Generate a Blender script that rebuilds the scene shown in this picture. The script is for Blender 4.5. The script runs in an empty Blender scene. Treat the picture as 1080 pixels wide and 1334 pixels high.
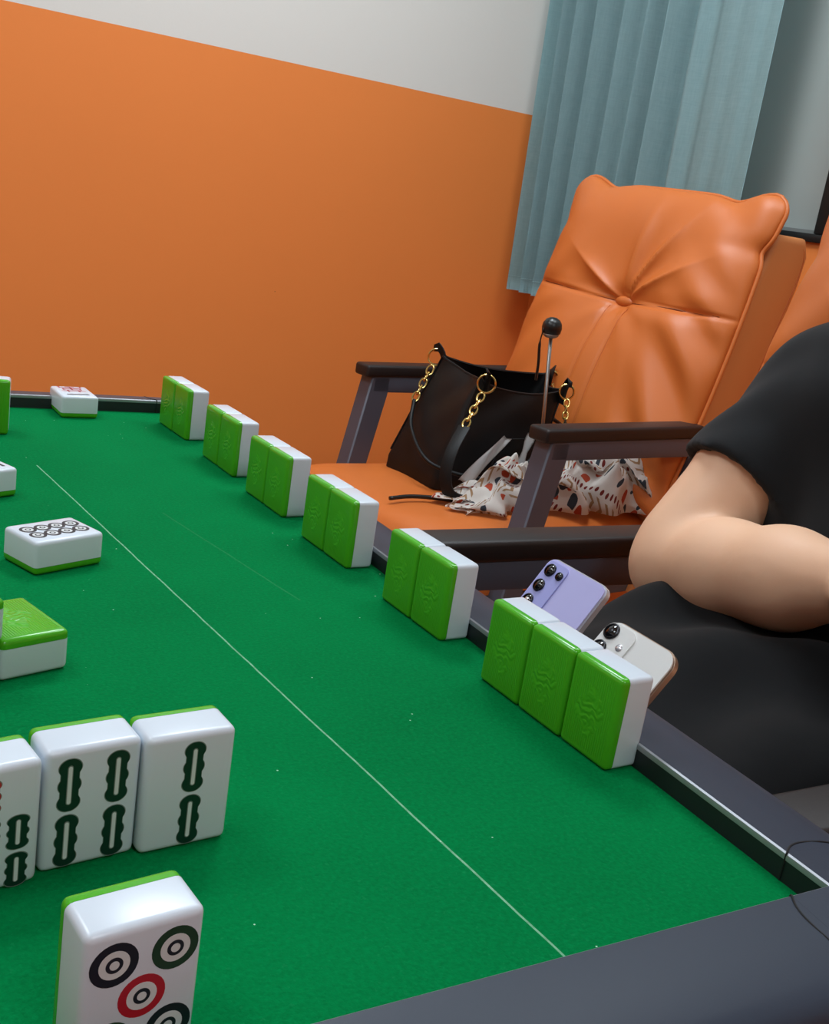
import bpy, bmesh, math, random
import numpy as np
from mathutils import Vector, Matrix
random.seed(7)
SC = bpy.context.scene
COL = SC.collection
Z0 = 0.76          # felt height above the floor; local z = 0 is the felt

# ------------------------------------------------------------------ camera
cd = bpy.data.cameras.new('camera'); cam = bpy.data.objects.new('camera', cd); COL.objects.link(cam)
cd.sensor_fit = 'HORIZONTAL'; cd.sensor_width = 36.0; cd.lens = 1421.4 / 1080 * 36.0
cd.clip_start = 0.01
YAW, PIT, ROL = (math.radians(a) for a in (31.532, 15.6185, 8.9357))
F = Vector((math.sin(YAW)*math.cos(PIT), math.cos(YAW)*math.cos(PIT), -math.sin(PIT)))
R0 = Vector((math.cos(YAW), -math.sin(YAW), 0)); U0 = R0.cross(F)
RR = R0*math.cos(ROL) + U0*math.sin(ROL); UU = -R0*math.sin(ROL) + U0*math.cos(ROL)
cam.matrix_world = Matrix(((RR.x, UU.x, -F.x, 0), (RR.y, UU.y, -F.y, 0), (RR.z, UU.z, -F.z, 0.23522+Z0), (0, 0, 0, 1)))
SC.camera = cam
# ------------------------------------------------------------------ world, exposure
w = bpy.data.worlds.new('world'); SC.world = w; w.use_nodes = True
w.node_tree.nodes['Background'].inputs[0].default_value = (0.75, 0.85, 1.0, 1)
w.node_tree.nodes['Background'].inputs[1].default_value = 0.05
vs = SC.view_settings
vs.view_transform = 'Standard'; vs.look = 'None'; vs.gamma = 1.0; vs.use_curve_mapping = False
vs.exposure = 0.0
CEIL = 1.86
LAMPS = [(1.40, 0.95, 9.0), (0.90, 1.72, 22.0), (-0.55, 1.50, 12.0), (-0.75, 0.35, 7.0), (0.3, -1.1, 13.0)]   # ceiling panels x, y, watts; second and third added to brighten far wall
LAMPC = (0.83, 0.93, 1.0)

# ------------------------------------------------------------------ materials
def srgb(r, g, b):
    f = lambda c: (c/255)/12.92 if c/255 <= 0.04045 else (((c/255)+0.055)/1.055)**2.4
    return (f(r), f(g), f(b), 1)
MATS = {}
def mat(name, col, rough=0.5, metal=0.0, spec=0.5, var=0.0, vscale=30.0, bump=0.0, bscale=200.0, sss=0.0, coat=0.0, bdist=0.002, sheen=0.0):
    if name in MATS: return MATS[name]
    m = bpy.data.materials.new(name); m.use_nodes = True
    nt = m.node_tree; b = nt.nodes['Principled BSDF']
    b.inputs['Base Color'].default_value = col; b.inputs['Roughness'].default_value = rough
    b.inputs['Metallic'].default_value = metal; b.inputs['Specular IOR Level'].default_value = spec
    b.inputs['Coat Weight'].default_value = coat; b.inputs['Sheen Weight'].default_value = sheen
    if sss: 
        b.inputs['Subsurface Weight'].default_value = sss; b.inputs['Subsurface Radius'].default_value = (0.01, 0.005, 0.003)
        b.inputs['Subsurface Scale'].default_value = 0.6
    tc = nt.nodes.new('ShaderNodeTexCoord')
    if var:
        n = nt.nodes.new('ShaderNodeTexNoise'); n.inputs['Scale'].default_value = vscale; n.inputs['Detail'].default_value = 5
        nt.links.new(tc.outputs['Object'], n.inputs['Vector'])
        mx = nt.nodes.new('ShaderNodeMix'); mx.data_type = 'RGBA'
        mx.inputs[6].default_value = tuple(c*(1-var) for c in col[:3])+(1,); mx.inputs[7].default_value = tuple(min(1, c*(1+var)) for c in col[:3])+(1,)
        nt.links.new(n.outputs['Fac'], mx.inputs[0]); nt.links.new(mx.outputs[2], b.inputs['Base Color'])
    if bump:
        n = nt.nodes.new('ShaderNodeTexNoise'); n.inputs['Scale'].default_value = bscale; n.inputs['Detail'].default_value = 3
        nt.links.new(tc.outputs['Object'], n.inputs['Vector'])
        bp = nt.nodes.new('ShaderNodeBump'); bp.inputs['Strength'].default_value = bump; bp.inputs['Distance'].default_value = bdist
        nt.links.new(n.outputs['Fac'], bp.inputs['Height']); nt.links.new(bp.outputs[0], b.inputs['Normal'])
    MATS[name] = m; return m

class NT:
    """small helper for node maths"""
    def __init__(s, m): s.nt = m.node_tree; s.b = s.nt.nodes['Principled BSDF']
    def node(s, t, **k):
        n = s.nt.nodes.new(t)
        for a, v in k.items(): setattr(n, a, v)
        return n
    def m(s, op, a, b=None, c=None):
        n = s.node('ShaderNodeMath', operation=op)
        for i, v in enumerate((a, b, c)):
            if v is None: continue
            if isinstance(v, (int, float)): n.inputs[i].default_value = v
            else: s.nt.links.new(v, n.inputs[i])
        return n.outputs[0]
    def mix(s, f, a, b):
        n = s.node('ShaderNodeMix', data_type='RGBA')
        for i, v in ((0, f), (6, a), (7, b)):
            if isinstance(v, (int, float, tuple)): n.inputs[i].default_value = v
            else: s.nt.links.new(v, n.inputs[i])
        return n.outputs[2]
    def xyz(s, src='Object'):
        tc = s.node('ShaderNodeTexCoord'); sp = s.node('ShaderNodeSeparateXYZ')
        s.nt.links.new(tc.outputs[src], sp.inputs[0]); return tc.outputs[src], sp.outputs
    def noise(s, vec, scale, detail=4):
        n = s.node('ShaderNodeTexNoise'); n.inputs['Scale'].default_value = scale; n.inputs['Detail'].default_value = detail
        s.nt.links.new(vec, n.inputs['Vector']); return n.outputs['Fac']
    def to(s, name, v): s.nt.links.new(v, s.b.inputs[name])
    def bump(s, h, strength, dist):
        n = s.node('ShaderNodeBump'); n.inputs['Strength'].default_value = strength; n.inputs['Distance'].default_value = dist
        s.nt.links.new(h, n.inputs['Height']); s.to('Normal', n.outputs[0])

ORANGE_WALL = srgb(240, 139, 68); WHITE_WALL = srgb(222, 220, 214)
WLINE = 0.5240      # height of the paint boundary above the felt
def wall_mat():
    m = mat('painted_wall', ORANGE_WALL, 0.55, spec=0.3); n = NT(m); v, o = n.xyz()
    f = n.m('GREATER_THAN', o[2], WLINE)
    big = n.noise(v, 2.5, 4); fine = n.noise(v, 14, 6)
    spots = n.m('GREATER_THAN', n.noise(v, 38, 1), 0.83)
    k = n.m('ADD', n.m('MULTIPLY', big, 0.10), n.m('MULTIPLY', fine, 0.05))
    oc = n.mix(k, ORANGE_WALL, srgb(206, 108, 50)); oc = n.mix(n.m('MULTIPLY', spots, 0.6), oc, srgb(120, 62, 34))
    n.to('Base Color', n.mix(f, oc, WHITE_WALL)); n.bump(n.noise(v, 160, 3), 0.12, 0.001)
    return m
def felt_mat():
    m = mat('green_felt', srgb(0, 120, 62), 0.95, spec=0.04); n = NT(m); v, o = n.xyz()
    x, y = o[0], o[1]
    a = n.noise(v, 700, 2); b_ = n.noise(v, 9, 5)
    base = n.mix(b_, srgb(0, 100, 50), srgb(0, 134, 70)); base = n.mix(n.m('MULTIPLY', a, 0.5), base, srgb(0, 78, 40)); mid = n.noise(v, 480, 6); base = n.mix(n.m('MULTIPLY', n.m('SUBTRACT', mid, 0.40), 1.0), base, srgb(0, 140, 76)); base = n.mix(n.m('MULTIPLY', n.m('GREATER_THAN', n.noise(v, 420, 3), 0.66), 0.14), base, srgb(40, 150, 96))
    # pale crease drawn across the felt
    def crease(x0, y0, x1, y1, wd, amt):
        L = math.hypot(x1-x0, y1-y0); ux, uy = (x1-x0)/L, (y1-y0)/L
        t = n.m('ADD', n.m('MULTIPLY', n.m('SUBTRACT', x, x0), ux), n.m('MULTIPLY', n.m('SUBTRACT', y, y0), uy))
        d = n.m('ABSOLUTE', n.m('ADD', n.m('ADD', n.m('MULTIPLY', n.m('SUBTRACT', x, x0), -uy), n.m('MULTIPLY', n.m('SUBTRACT', y, y0), ux)), n.m('MULTIPLY', n.m('SUBTRACT', n.noise(v, 30, 2), 0.5), 0.0012)))
        on = n.m('MULTIPLY', n.m('MULTIPLY', n.m('GREATER_THAN', t, 0), n.m('LESS_THAN', t, L)), n.m('LESS_THAN', d, wd))
        return n.m('MULTIPLY', on, n.m('MULTIPLY', n.m('ADD', n.noise(v, 260, 2), 0.25), amt))
    c = crease(0.172, 0.84, 0.2322, 0.20, 0.0005, 0.55)
    base = n.mix(c, base, srgb(170, 222, 190))
    c2 = crease(0.235, 0.72, 0.268, 0.55, 0.0006, 0.06); base = n.mix(c2, base, srgb(150, 215, 175))
    vo = n.node('ShaderNodeTexVoronoi'); vo.inputs['Scale'].default_value = 80
    n.nt.links.new(v, vo.inputs['Vector'])
    sp = n.m('MULTIPLY', n.m('LESS_THAN', vo.outputs['Distance'], 0.034), n.m('GREATER_THAN', n.noise(v, 14, 2), 0.50))
    base = n.mix(n.m('MULTIPLY', sp, 0.75), base, srgb(190, 235, 205))
    n.to('Base Color', base); n.bump(a, 0.5, 0.0012)
    n.b.inputs['Sheen Weight'].default_value = 0.0
    return m
def tile_back_mat():
    m = mat('green_tile_back', srgb(74, 172, 26), 0.22, spec=0.5); n = NT(m); v, o = n.xyz()
    x, z = o[0], o[2]
    st = n.m('SINE', n.m('MULTIPLY', x, 2*math.pi/0.00135))
    ax = n.m('LESS_THAN', n.m('ABSOLUTE', x), 0.0138); az = n.m('LESS_THAN', n.m('ABSOLUTE', z), 0.0195)
    inside = n.m('MULTIPLY', ax, az)
    ell = n.m('SQRT', n.m('ADD', n.m('POWER', n.m('MULTIPLY', x, 1/0.0085), 2), n.m('POWER', n.m('MULTIPLY', z, 1/0.0125), 2)))
    no = n.noise(v, 115, 2); r = n.m('ADD', ell, n.m('MULTIPLY', n.m('SUBTRACT', no, 0.5), 1.6))
    orn = n.m('LESS_THAN', r, 0.95)
    sw = n.m('SINE', n.m('ADD', n.m('MULTIPLY', no, 30), n.m('MULTIPLY', z, 900)))
    h = n.m('ADD', n.m('MULTIPLY', n.m('MULTIPLY', st, inside), n.m('SUBTRACT', 1.0, orn)), n.m('MULTIPLY', n.m('MULTIPLY', orn, inside), n.m('ADD', n.m('MULTIPLY', sw, 1.0), 0.8)))
    n.bump(h, 0.35, 0.00035)
    return m
def scarf_mat():
    m = mat('printed_cotton', srgb(238, 232, 226), 0.85, spec=0.2); n = NT(m); tc = n.node('ShaderNodeTexCoord'); sp = n.node('ShaderNodeSeparateXYZ')
    n.nt.links.new(tc.outputs['UV'], sp.inputs[0]); u, v = sp.outputs[0], sp.outputs[1]; vec = tc.outputs['UV']
    # stripe bands run along v: chevrons, dotted line, flowers
    band = n.m('FRACT', n.m('MULTIPLY', u, 6.0))
    c1 = n.m('ABSOLUTE', n.m('SUBTRACT', band, 0.22))
    chev = n.m('FRACT', n.m('ADD', n.m('MULTIPLY', v, 16.0), n.m('MULTIPLY', c1, 4.0)))
    isch = n.m('MULTIPLY', n.m('LESS_THAN', c1, 0.16), n.m('LESS_THAN', chev, 0.34))
    col = n.mix(isch, srgb(240, 234, 228), srgb(186, 150, 112))
    c2 = n.m('ABSOLUTE', n.m('SUBTRACT', band, 0.5)); dv = n.m('ABSOLUTE', n.m('SUBTRACT', n.m('FRACT', n.m('MULTIPLY', v, 26.0)), 0.5))
    dot = n.m('LESS_THAN', n.m('ADD', n.m('POWER', n.m('MULTIPLY', c2, 13.0), 2), n.m('POWER', n.m('MULTIPLY', dv, 2.6), 2)), 0.45)
    col = n.mix(dot, col, srgb(140, 58, 52))
    vo = n.node('ShaderNodeTexVoronoi'); vo.inputs['Scale'].default_value = 15.0; n.nt.links.new(vec, vo.inputs['Vector'])
    fl = n.m('MULTIPLY', n.m('GREATER_THAN', band, 0.62), n.m('LESS_THAN', vo.outputs['Distance'], 0.42))
    sepc = n.node('ShaderNodeSeparateColor'); n.nt.links.new(vo.outputs['Color'], sepc.inputs[0])
    fc = n.mix(n.m('GREATER_THAN', sepc.outputs[0], 0.45), srgb(74, 82, 92), srgb(204, 92, 66))
    col = n.mix(fl, col, fc)
    n.to('Base Color', col); return m

M = dict(
    wall=wall_mat(), felt=felt_mat(), back=tile_back_mat(), scarf=scarf_mat(),
    ceil=mat('ceiling_paint', srgb(236, 236, 232), 0.8, bump=0.1, bscale=60),
    floor=mat('floor_tiles', srgb(150, 140, 128), 0.35, var=0.12, vscale=6),
    tile=mat('white_tile', srgb(210, 220, 231), 0.26, spec=0.5, sss=0.0),
    ink_green=mat('ink_dark_green', srgb(14, 46, 36), 0.4, var=0.15, vscale=300), ink_navy=mat('ink_navy', srgb(22, 24, 38), 0.4, var=0.15, vscale=300),
    ink_green2=mat('ink_moss_green', srgb(26, 60, 36), 0.4, var=0.15, vscale=300), ink_red=mat('ink_red', srgb(176, 20, 42), 0.4, var=0.1, vscale=300),
    ink_rim=mat('ink_rim', srgb(116, 130, 124), 0.4, var=0.1, vscale=300), ink_white=mat('inlay_white', srgb(214, 220, 222), 0.3, var=0.03, vscale=200),
    rail=mat('rail_plastic', srgb(50, 57, 70), 0.40, spec=0.22, var=0.06, vscale=12, bump=0.04, bscale=900, bdist=0.0005),
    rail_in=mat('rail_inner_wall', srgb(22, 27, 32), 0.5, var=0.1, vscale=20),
    trim=mat('silver_trim', srgb(156, 160, 166), 0.36, metal=0.5, var=0.06, vscale=40),
    seam=mat('seam_black', srgb(14, 14, 16), 0.7, var=0.1),
    leather=mat('orange_leather', srgb(204, 110, 48), 0.44, spec=0.45, var=0.05, vscale=9, bump=0.12, bscale=650, bdist=0.0006),
    leather_dark=mat('brown_orange_leather', srgb(206, 130, 72), 0.6, spec=0.4, var=0.06, vscale=9, bump=0.12, bscale=650, bdist=0.0006),
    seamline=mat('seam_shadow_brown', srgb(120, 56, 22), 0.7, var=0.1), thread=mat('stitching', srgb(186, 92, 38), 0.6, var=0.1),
    pad=mat('armrest_pad', srgb(36, 29, 28), 0.45, spec=0.35, var=0.1, vscale=15, bump=0.15, bscale=500, bdist=0.0006),
    frame=mat('grey_metal_frame', srgb(78, 80, 92), 0.45, spec=0.5, var=0.05, vscale=10),
    bag=mat('black_leather', srgb(12, 12, 13), 0.5, spec=0.3, var=0.15, vscale=20, bump=0.2, bscale=420, bdist=0.0008),
    bag_in=mat('bag_lining', srgb(24, 22, 22), 0.9, var=0.1),
    gold=mat('gold_metal', srgb(222, 194, 120), 0.22, metal=1.0, var=0.05),
    steel=mat('brushed_steel', srgb(150, 148, 146), 0.3, metal=1.0, var=0.05),
    blackpl=mat('black_plastic', srgb(18, 18, 19), 0.32, var=0.1),
    skin=mat('skin', srgb(228, 184, 152), 0.5, spec=0.35, sss=0.12, var=0.04, vscale=25, bump=0.1, bscale=260, bdist=0.0006),
    shirt=mat('black_cotton', srgb(27, 29, 31), 0.9, spec=0.15, var=0.12, vscale=40, bump=0.2, bscale=1100, bdist=0.0005, sheen=0.08),
    pants=mat('black_cloth', srgb(12, 13, 15), 0.9, spec=0.2, var=0.15, vscale=30, bump=0.2, bscale=900, bdist=0.0005, sheen=0.05),
    hair=mat('dark_hair', srgb(22, 18, 16), 0.45, var=0.2, vscale=90, bump=0.5, bscale=160),
    eye=mat('eye_white', srgb(230, 228, 224), 0.2, var=0.02), iris=mat('iris', srgb(40, 26, 18), 0.15, var=0.1),
    lip=mat('lips', srgb(178, 98, 90), 0.45, var=0.06),
    lilac=mat('lilac_glass', srgb(186, 184, 232), 0.12, spec=0.6, var=0.05, vscale=18), lilac2=mat('lilac_module', srgb(166, 168, 226), 0.18, spec=0.6, var=0.03),
    chrome=mat('pale_chrome', srgb(226, 228, 234), 0.22, metal=0.6, var=0.02), lens=mat('lens_glass', srgb(14, 15, 18), 0.06, spec=0.8, var=0.1, vscale=300),
    lensring=mat('lens_ring', srgb(52, 52, 56), 0.25, metal=0.7, var=0.05), glint=mat('painted_lens_glint', srgb(230, 230, 236), 0.1, metal=0.9, var=0.02),
    pearl=mat('pearl_white_glass', srgb(226, 226, 224), 0.14, spec=0.6, var=0.02), rosegold=mat('rose_gold_metal', srgb(176, 152, 134), 0.3, metal=0.8, var=0.04),
    frame_blk=mat('window_frame_black', srgb(20, 22, 23), 0.4, var=0.1), sealant=mat('window_seal_grey', srgb(120, 124, 122), 0.5, var=0.05),
    glass=mat('frosted_window_glass', srgb(158, 164, 160), 0.32, spec=0.5, var=0.08, vscale=3),
    paper=mat('white_packet', srgb(226, 226, 226), 0.4, var=0.05, vscale=30), lampface=None, lampframe=mat('lamp_frame', srgb(220, 222, 222), 0.4, var=0.03),
)
def curtain_mat():
    m = mat('teal_linen', srgb(142, 178, 180), 0.9, spec=0.15); n = NT(m); tc = n.node('ShaderNodeTexCoord'); mp = n.node('ShaderNodeMapping')
    mp.inputs['Scale'].default_value = (300, 300, 26); n.nt.links.new(tc.outputs['Object'], mp.inputs[0])
    mp2 = n.node('ShaderNodeMapping'); mp2.inputs['Scale'].default_value = (30, 30, 420); n.nt.links.new(tc.outputs['Object'], mp2.inputs[0])
    a = n.noise(mp.outputs[0], 1.0, 2); b = n.noise(mp2.outputs[0], 1.0, 2)
    k = n.m('MULTIPLY', n.m('ADD', a, b), 0.5)
    n.to('Base Color', n.mix(k, srgb(146, 184, 190), srgb(188, 218, 220))); n.bump(k, 0.2, 0.0008)
    return m
M['curtain'] = curtain_mat()
def emit(name, col, s):
    m = bpy.data.materials.new(name); m.use_nodes = True; b = m.node_tree.nodes['Principled BSDF']
    b.inputs['Base Color'].default_value = (1, 1, 1, 1); b.inputs['Emission Color'].default_value = col+(1,); b.inputs['Emission Strength'].default_value = s
    return m
M['lampface'] = emit('lamp_diffuser', LAMPC, 3.0)

# ------------------------------------------------------------------ builders
def link(name, me, m, parent=None, loc=None, smooth=True, rot=None):
    if isinstance(me, bmesh.types.BMesh):
        d = bpy.data.meshes.new(name); me.normal_update(); me.to_mesh(d); me.free(); me = d
    if smooth and len(me.polygons): me.polygons.foreach_set('use_smooth', [True]*len(me.polygons))
    if m is not None and not me.materials: me.materials.append(m)
    o = bpy.data.objects.new(name, me); COL.objects.link(o)
    if parent is not None:
        o.parent = parent
        if loc is not None: o.location = loc
    else:
        l = loc or (0, 0, 0); o.location = (l[0], l[1], l[2]+Z0)
    if rot is not None: o.rotation_euler = rot
    return o
def tag(o, label, cat, group=None):
    o['label'] = label; o['category'] = cat
    if group: o['group'] = group
    return o
def thing(name, label, cat, loc=(0, 0, 0), rot=(0, 0, 0), group=None):
    o = bpy.data.objects.new(name, None); COL.objects.link(o); o.empty_display_size = 0.02
    o.location = (loc[0], loc[1], loc[2]+Z0); o.rotation_euler = rot
    return tag(o, label, cat, group)
def struct(o): o['kind'] = 'structure'; return o
def auto(o, ang=35):
    me = o.data; bm = bmesh.new(); bm.from_mesh(me)
    for e in bm.edges:
        if len(e.link_faces) == 2 and e.calc_face_angle(0) > math.radians(ang): e.smooth = False
    bm.to_mesh(me); bm.free(); return o
def box(bm, a, b, bev=0.0, seg=2):
    r = bmesh.ops.create_cube(bm, size=1.0); vs_ = r['verts']
    for v in vs_: v.co = Vector([a[i] + (v.co[i]+0.5)*(b[i]-a[i]) for i in range(3)])
    if bev:
        es = list({e for v in vs_ for e in v.link_edges})
        bmesh.ops.bevel(bm, geom=es, offset=bev, segments=seg, profile=0.5, affect='EDGES', clamp_overlap=True)
    return bm
def boxobj(name, a, b, m, parent=None, bev=0.0, seg=2, **k):
    o = link(name, box(bmesh.new(), a, b, bev, seg), m, parent, **k); return auto(o, 40)
def prism(bm, poly, axis_from, axis_to, fn):
    """poly: list of 2-d points; fn(p, t) -> 3-d"""
    A = [bm.verts.new(fn(p, axis_from)) for p in poly]; B = [bm.verts.new(fn(p, axis_to)) for p in poly]
    n = len(poly)
    for i in range(n): bm.faces.new((A[i], A[(i+1) % n], B[(i+1) % n], B[i]))
    bm.faces.new(A[::-1]); bm.faces.new(B); bmesh.ops.recalc_face_normals(bm, faces=bm.faces); return bm
def tube(pts, rad, seg=8, closed=False, flat=None, up=None):
    """tube along points; flat=(w,h) gives a rectangular strap section"""
    bm = bmesh.new(); P = [Vector(p) for p in pts]; n = len(P); rings = []
    prev = None
    for i in range(n):
        if closed: t = (P[(i+1) % n]-P[i-1])
        else: t = P[min(i+1, n-1)]-P[max(i-1, 0)]
        t.normalize()
        ref = Vector(up) if up is not None else (prev if prev is not None else (Vector((0, 0, 1)) if abs(t.z) < 0.9 else Vector((1, 0, 0))))
        a = t.cross(ref)
        if a.length < 1e-6: a = t.orthogonal()
        a.normalize(); b = a.cross(t); prev = b
        r = rad[i] if isinstance(rad, (list, tuple)) else rad
        if flat: ring = [P[i]+a*(sx*flat[0]/2)+b*(sy*flat[1]/2) for sx, sy in ((-1, -.6), (-.85, -1), (.85, -1), (1, -.6), (1, .6), (.85, 1), (-.85, 1), (-1, .6))]
        else: ring = [P[i]+(a*math.cos(k*2*math.pi/seg)+b*math.sin(k*2*math.pi/seg))*r for k in range(seg)]
        rings.append([bm.verts.new(q) for q in ring])
    s = len(rings[0])
    for i in range(n if closed else n-1):
        A, B = rings[i], rings[(i+1) % n]
        for k in range(s): bm.faces.new((A[k], A[(k+1) % s], B[(k+1) % s], B[k]))
    if not closed: bm.faces.new(rings[0][::-1]); bm.faces.new(rings[-1])
    bmesh.ops.recalc_face_normals(bm, faces=bm.faces); return bm
def spline(pts, n=24):
    P = [Vector(p) for p in pts]; P = [P[0]*2-P[1]]+P+[P[-1]*2-P[-2]]; out = []
    m_ = len(P)-3
    for i in range(n+1):
        t = i/n*m_; k = min(int(t), m_-1); t -= k; a, b, c, d = P[k:k+4]
        out.append(0.5*((2*b)+(c-a)*t+(2*a-5*b+4*c-d)*t*t+(3*b-a-3*c+d)*t*t*t))
    return out
def lathe(prof, seg=24):
    """prof: (r,z) list about z"""
    bm = bmesh.new(); rings = []
    for r, z in prof:
        rings.append([bm.verts.new((r*math.cos(k*2*math.pi/seg), r*math.sin(k*2*math.pi/seg), z)) for k in range(seg)] if r > 1e-6 else [bm.verts.new((0, 0, z))])
    for A, B in zip(rings, rings[1:]):
        for k in range(seg):
            k2 = (k+1) % seg
            if len(A) == 1 and len(B) == 1: continue
            if len(A) == 1: bm.faces.new((A[0], B[k], B[k2]))
            elif len(B) == 1: bm.faces.new((A[k], A[k2], B[0]))
            else: bm.faces.new((A[k], A[k2], B[k2], B[k]))
    bmesh.ops.recalc_face_normals(bm, faces=bm.faces); return bm
def grid(nu, nv, fn, uv=None, close_u=False):
    bm = bmesh.new(); V = [[bm.verts.new(fn(i/(nu), j/(nv))) for j in range(nv+1)] for i in range(nu+1)]
    ul = bm.loops.layers.uv.new('UVMap') if uv else None
    for i in range(nu):
        for j in range(nv):
            f = bm.faces.new((V[i][j], V[i+1][j], V[i+1][j+1], V[i][j+1]))
            if uv:
                for l, (a, b) in zip(f.loops, ((i, j), (i+1, j), (i+1, j+1), (i, j+1))): l[ul].uv = uv(a/nu, b/nv)
    return bm
def copy_tree(o, parent=None):
    c = o.copy(); COL.objects.link(c); c.parent = parent
    for ch in list(o.children): copy_tree(ch, c)
    return c

# ------------------------------------------------------------------ room
XW, YW, XL, YN = 1.965, 2.74, -2.1, -2.2
FL = -Z0
struct(boxobj('floor', (XL-.1, YN-.1, FL-.08), (XW+.1, YW+.1, FL), M['floor']))
struct(boxobj('ceiling', (XL-.1, YN-.1, CEIL), (XW+.1, YW+.1, CEIL+.08), M['ceil']))
struct(boxobj('wall_far', (XL-.1, YW, FL), (XW+.1, YW+.1, CEIL), M['wall']))
struct(boxobj('wall_left', (XL-.1, YN, FL), (XL, YW, CEIL), M['wall']))
struct(boxobj('wall_near', (XL-.1, YN-.1, FL), (XW+.1, YN, CEIL), M['wall']))
WY0, WY1, WZ0, WZ1 = 0.57, 2.50, 0.284, 1.50
bm = bmesh.new()
box(bm, (XW, YN, FL), (XW+.1, YW, WZ0)); box(bm, (XW, YN, WZ1), (XW+.1, YW, CEIL)); box(bm, (XW, YN, WZ0), (XW+.1, WY0, WZ1)); box(bm, (XW, WY1, WZ0), (XW+.1, YW, WZ1))
struct(auto(link('wall_right', bm, M['wall'])))
win = bpy.data.objects.new('window_1', None); COL.objects.link(win); win.location = (XW+.05, (WY0+WY1)/2, WZ0+Z0); struct(win)
def wpart(n, a, b, m, bev=0.002):
    o = (XW+.05, (WY0+WY1)/2, WZ0); return boxobj(n, [a[i]-o[i] for i in range(3)], [b[i]-o[i] for i in range(3)], m, win, bev)
FW = 0.018
wpart('window_frame', (XW-.01, WY0, WZ0), (XW+.07, WY1, WZ0+FW), M['frame_blk']); wpart('window_frame', (XW-.01, WY0, WZ1-FW), (XW+.07, WY1, WZ1), M['frame_blk'])
wpart('window_frame', (XW-.01, WY0, WZ0+FW), (XW+.07, WY0+FW, WZ1-FW), M['frame_blk']); wpart('window_frame', (XW-.01, WY1-FW, WZ0+FW), (XW+.07, WY1, WZ1-FW), M['frame_blk'])
MY = 1.722
wpart('mullion', (XW-.012, MY-.05, WZ0+FW), (XW+.07, MY, WZ1-FW), M['frame_blk'])
wpart('pane', (XW+.03, MY, WZ0+FW), (XW+.036, WY1-FW, WZ1-FW), M['glass'], 0); wpart('pane', (XW+.03, WY0+FW, WZ0+FW), (XW+.036, MY-.05, WZ1-FW), M['glass'], 0)
wpart('glazing_seal', (XW+.012, MY, WZ0+FW), (XW+.03, WY1-FW, WZ0+FW+.008), M['sealant'], 0)
# ceiling lamps
for i, (lx, ly, e) in enumerate(LAMPS):
    lab = ['square white ceiling panel lamp above the seated person', 'added square ceiling panel lamp above the far armchair, brightening the far wall', 'added square ceiling panel lamp near the far left corner, brightening the far wall', 'square white ceiling panel lamp over the left table edge', 'square white ceiling panel lamp behind the near table edge'][i]
    t = thing('ceiling_lamp', lab, 'lamp', (lx, ly, CEIL), group='ceiling panel lamps')
    bm = bmesh.new(); h = .30
    for a, b in (((-h, -h), (h, -h+.012)), ((-h, h-.012), (h, h)), ((-h, -h+.012), (-h+.012, h-.012)), ((h-.012, -h+.012), (h, h-.012))): box(bm, (a[0], a[1], -.03), (b[0], b[1], 0))
    auto(link('lamp_frame', bm, M['lampframe'], t)); boxobj('diffuser', (-h+.012, -h+.012, -.022), (h-.012, h-.012, -.002), M['lampface'], t)
    ld = bpy.data.lights.new('panel_light', 'AREA'); ld.shape = 'SQUARE'; ld.size = .56; ld.energy = e; ld.color = LAMPC
    lo = bpy.data.objects.new('panel_light', ld); COL.objects.link(lo); lo.parent = t; lo.location = (0, 0, -.034)

# curtain
def curt(u, v):
    y = 1.80 + u*0.782 + 0.055*u*v
    # sharp folds towards the corner, almost flat near the open edge
    k = min(1, max(0, (u-0.20)/0.20)); ph = 2*math.pi*(u*10.3 + 0.30*math.sin(5.5*u+.6) + 0.07*math.sin(3*v+9*u))
    f = math.sin(ph) + 0.22*math.sin(2*ph+.8)
    amp = 0.040*k*(0.85+0.20*math.sin(17*u+1.0)+0.12*v*math.sin(9*u)) + 0.003
    x = 1.800 - amp*f - 0.010*math.sin(2*math.pi*u*1.4+v)
    yy = y + 0.012*k*math.cos(ph)
    z = 0.045 + v*(1.80-0.045)
    return (x+.062, yy*1.034, z-.006)
bm = grid(360, 50, curt); bmesh.ops.solidify(bm, geom=bm.faces[:], thickness=0.002)
t = thing('curtain', 'pale teal linen curtain hanging in folds by the corner', 'curtain', (1.805, 2.2, .045))
o = link('fabric', bm, M['curtain'], t); o.location = (-1.805, -2.2, -.045)
o = link('hem_stitch', tube([tuple(a+b for a, b in zip(curt(k/200, .022), (-.0010, 0, 0))) for k in range(201)], .0007, 4), M['curtain'], t); o.location = (-1.805, -2.2, -.045)
o = link('curtain_rod', tube([(1.866, 0.5, 1.81), (1.866, 2.73, 1.81)], .012, 12), M['steel'], t); o.location = (-1.805, -2.2, -.045)

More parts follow.
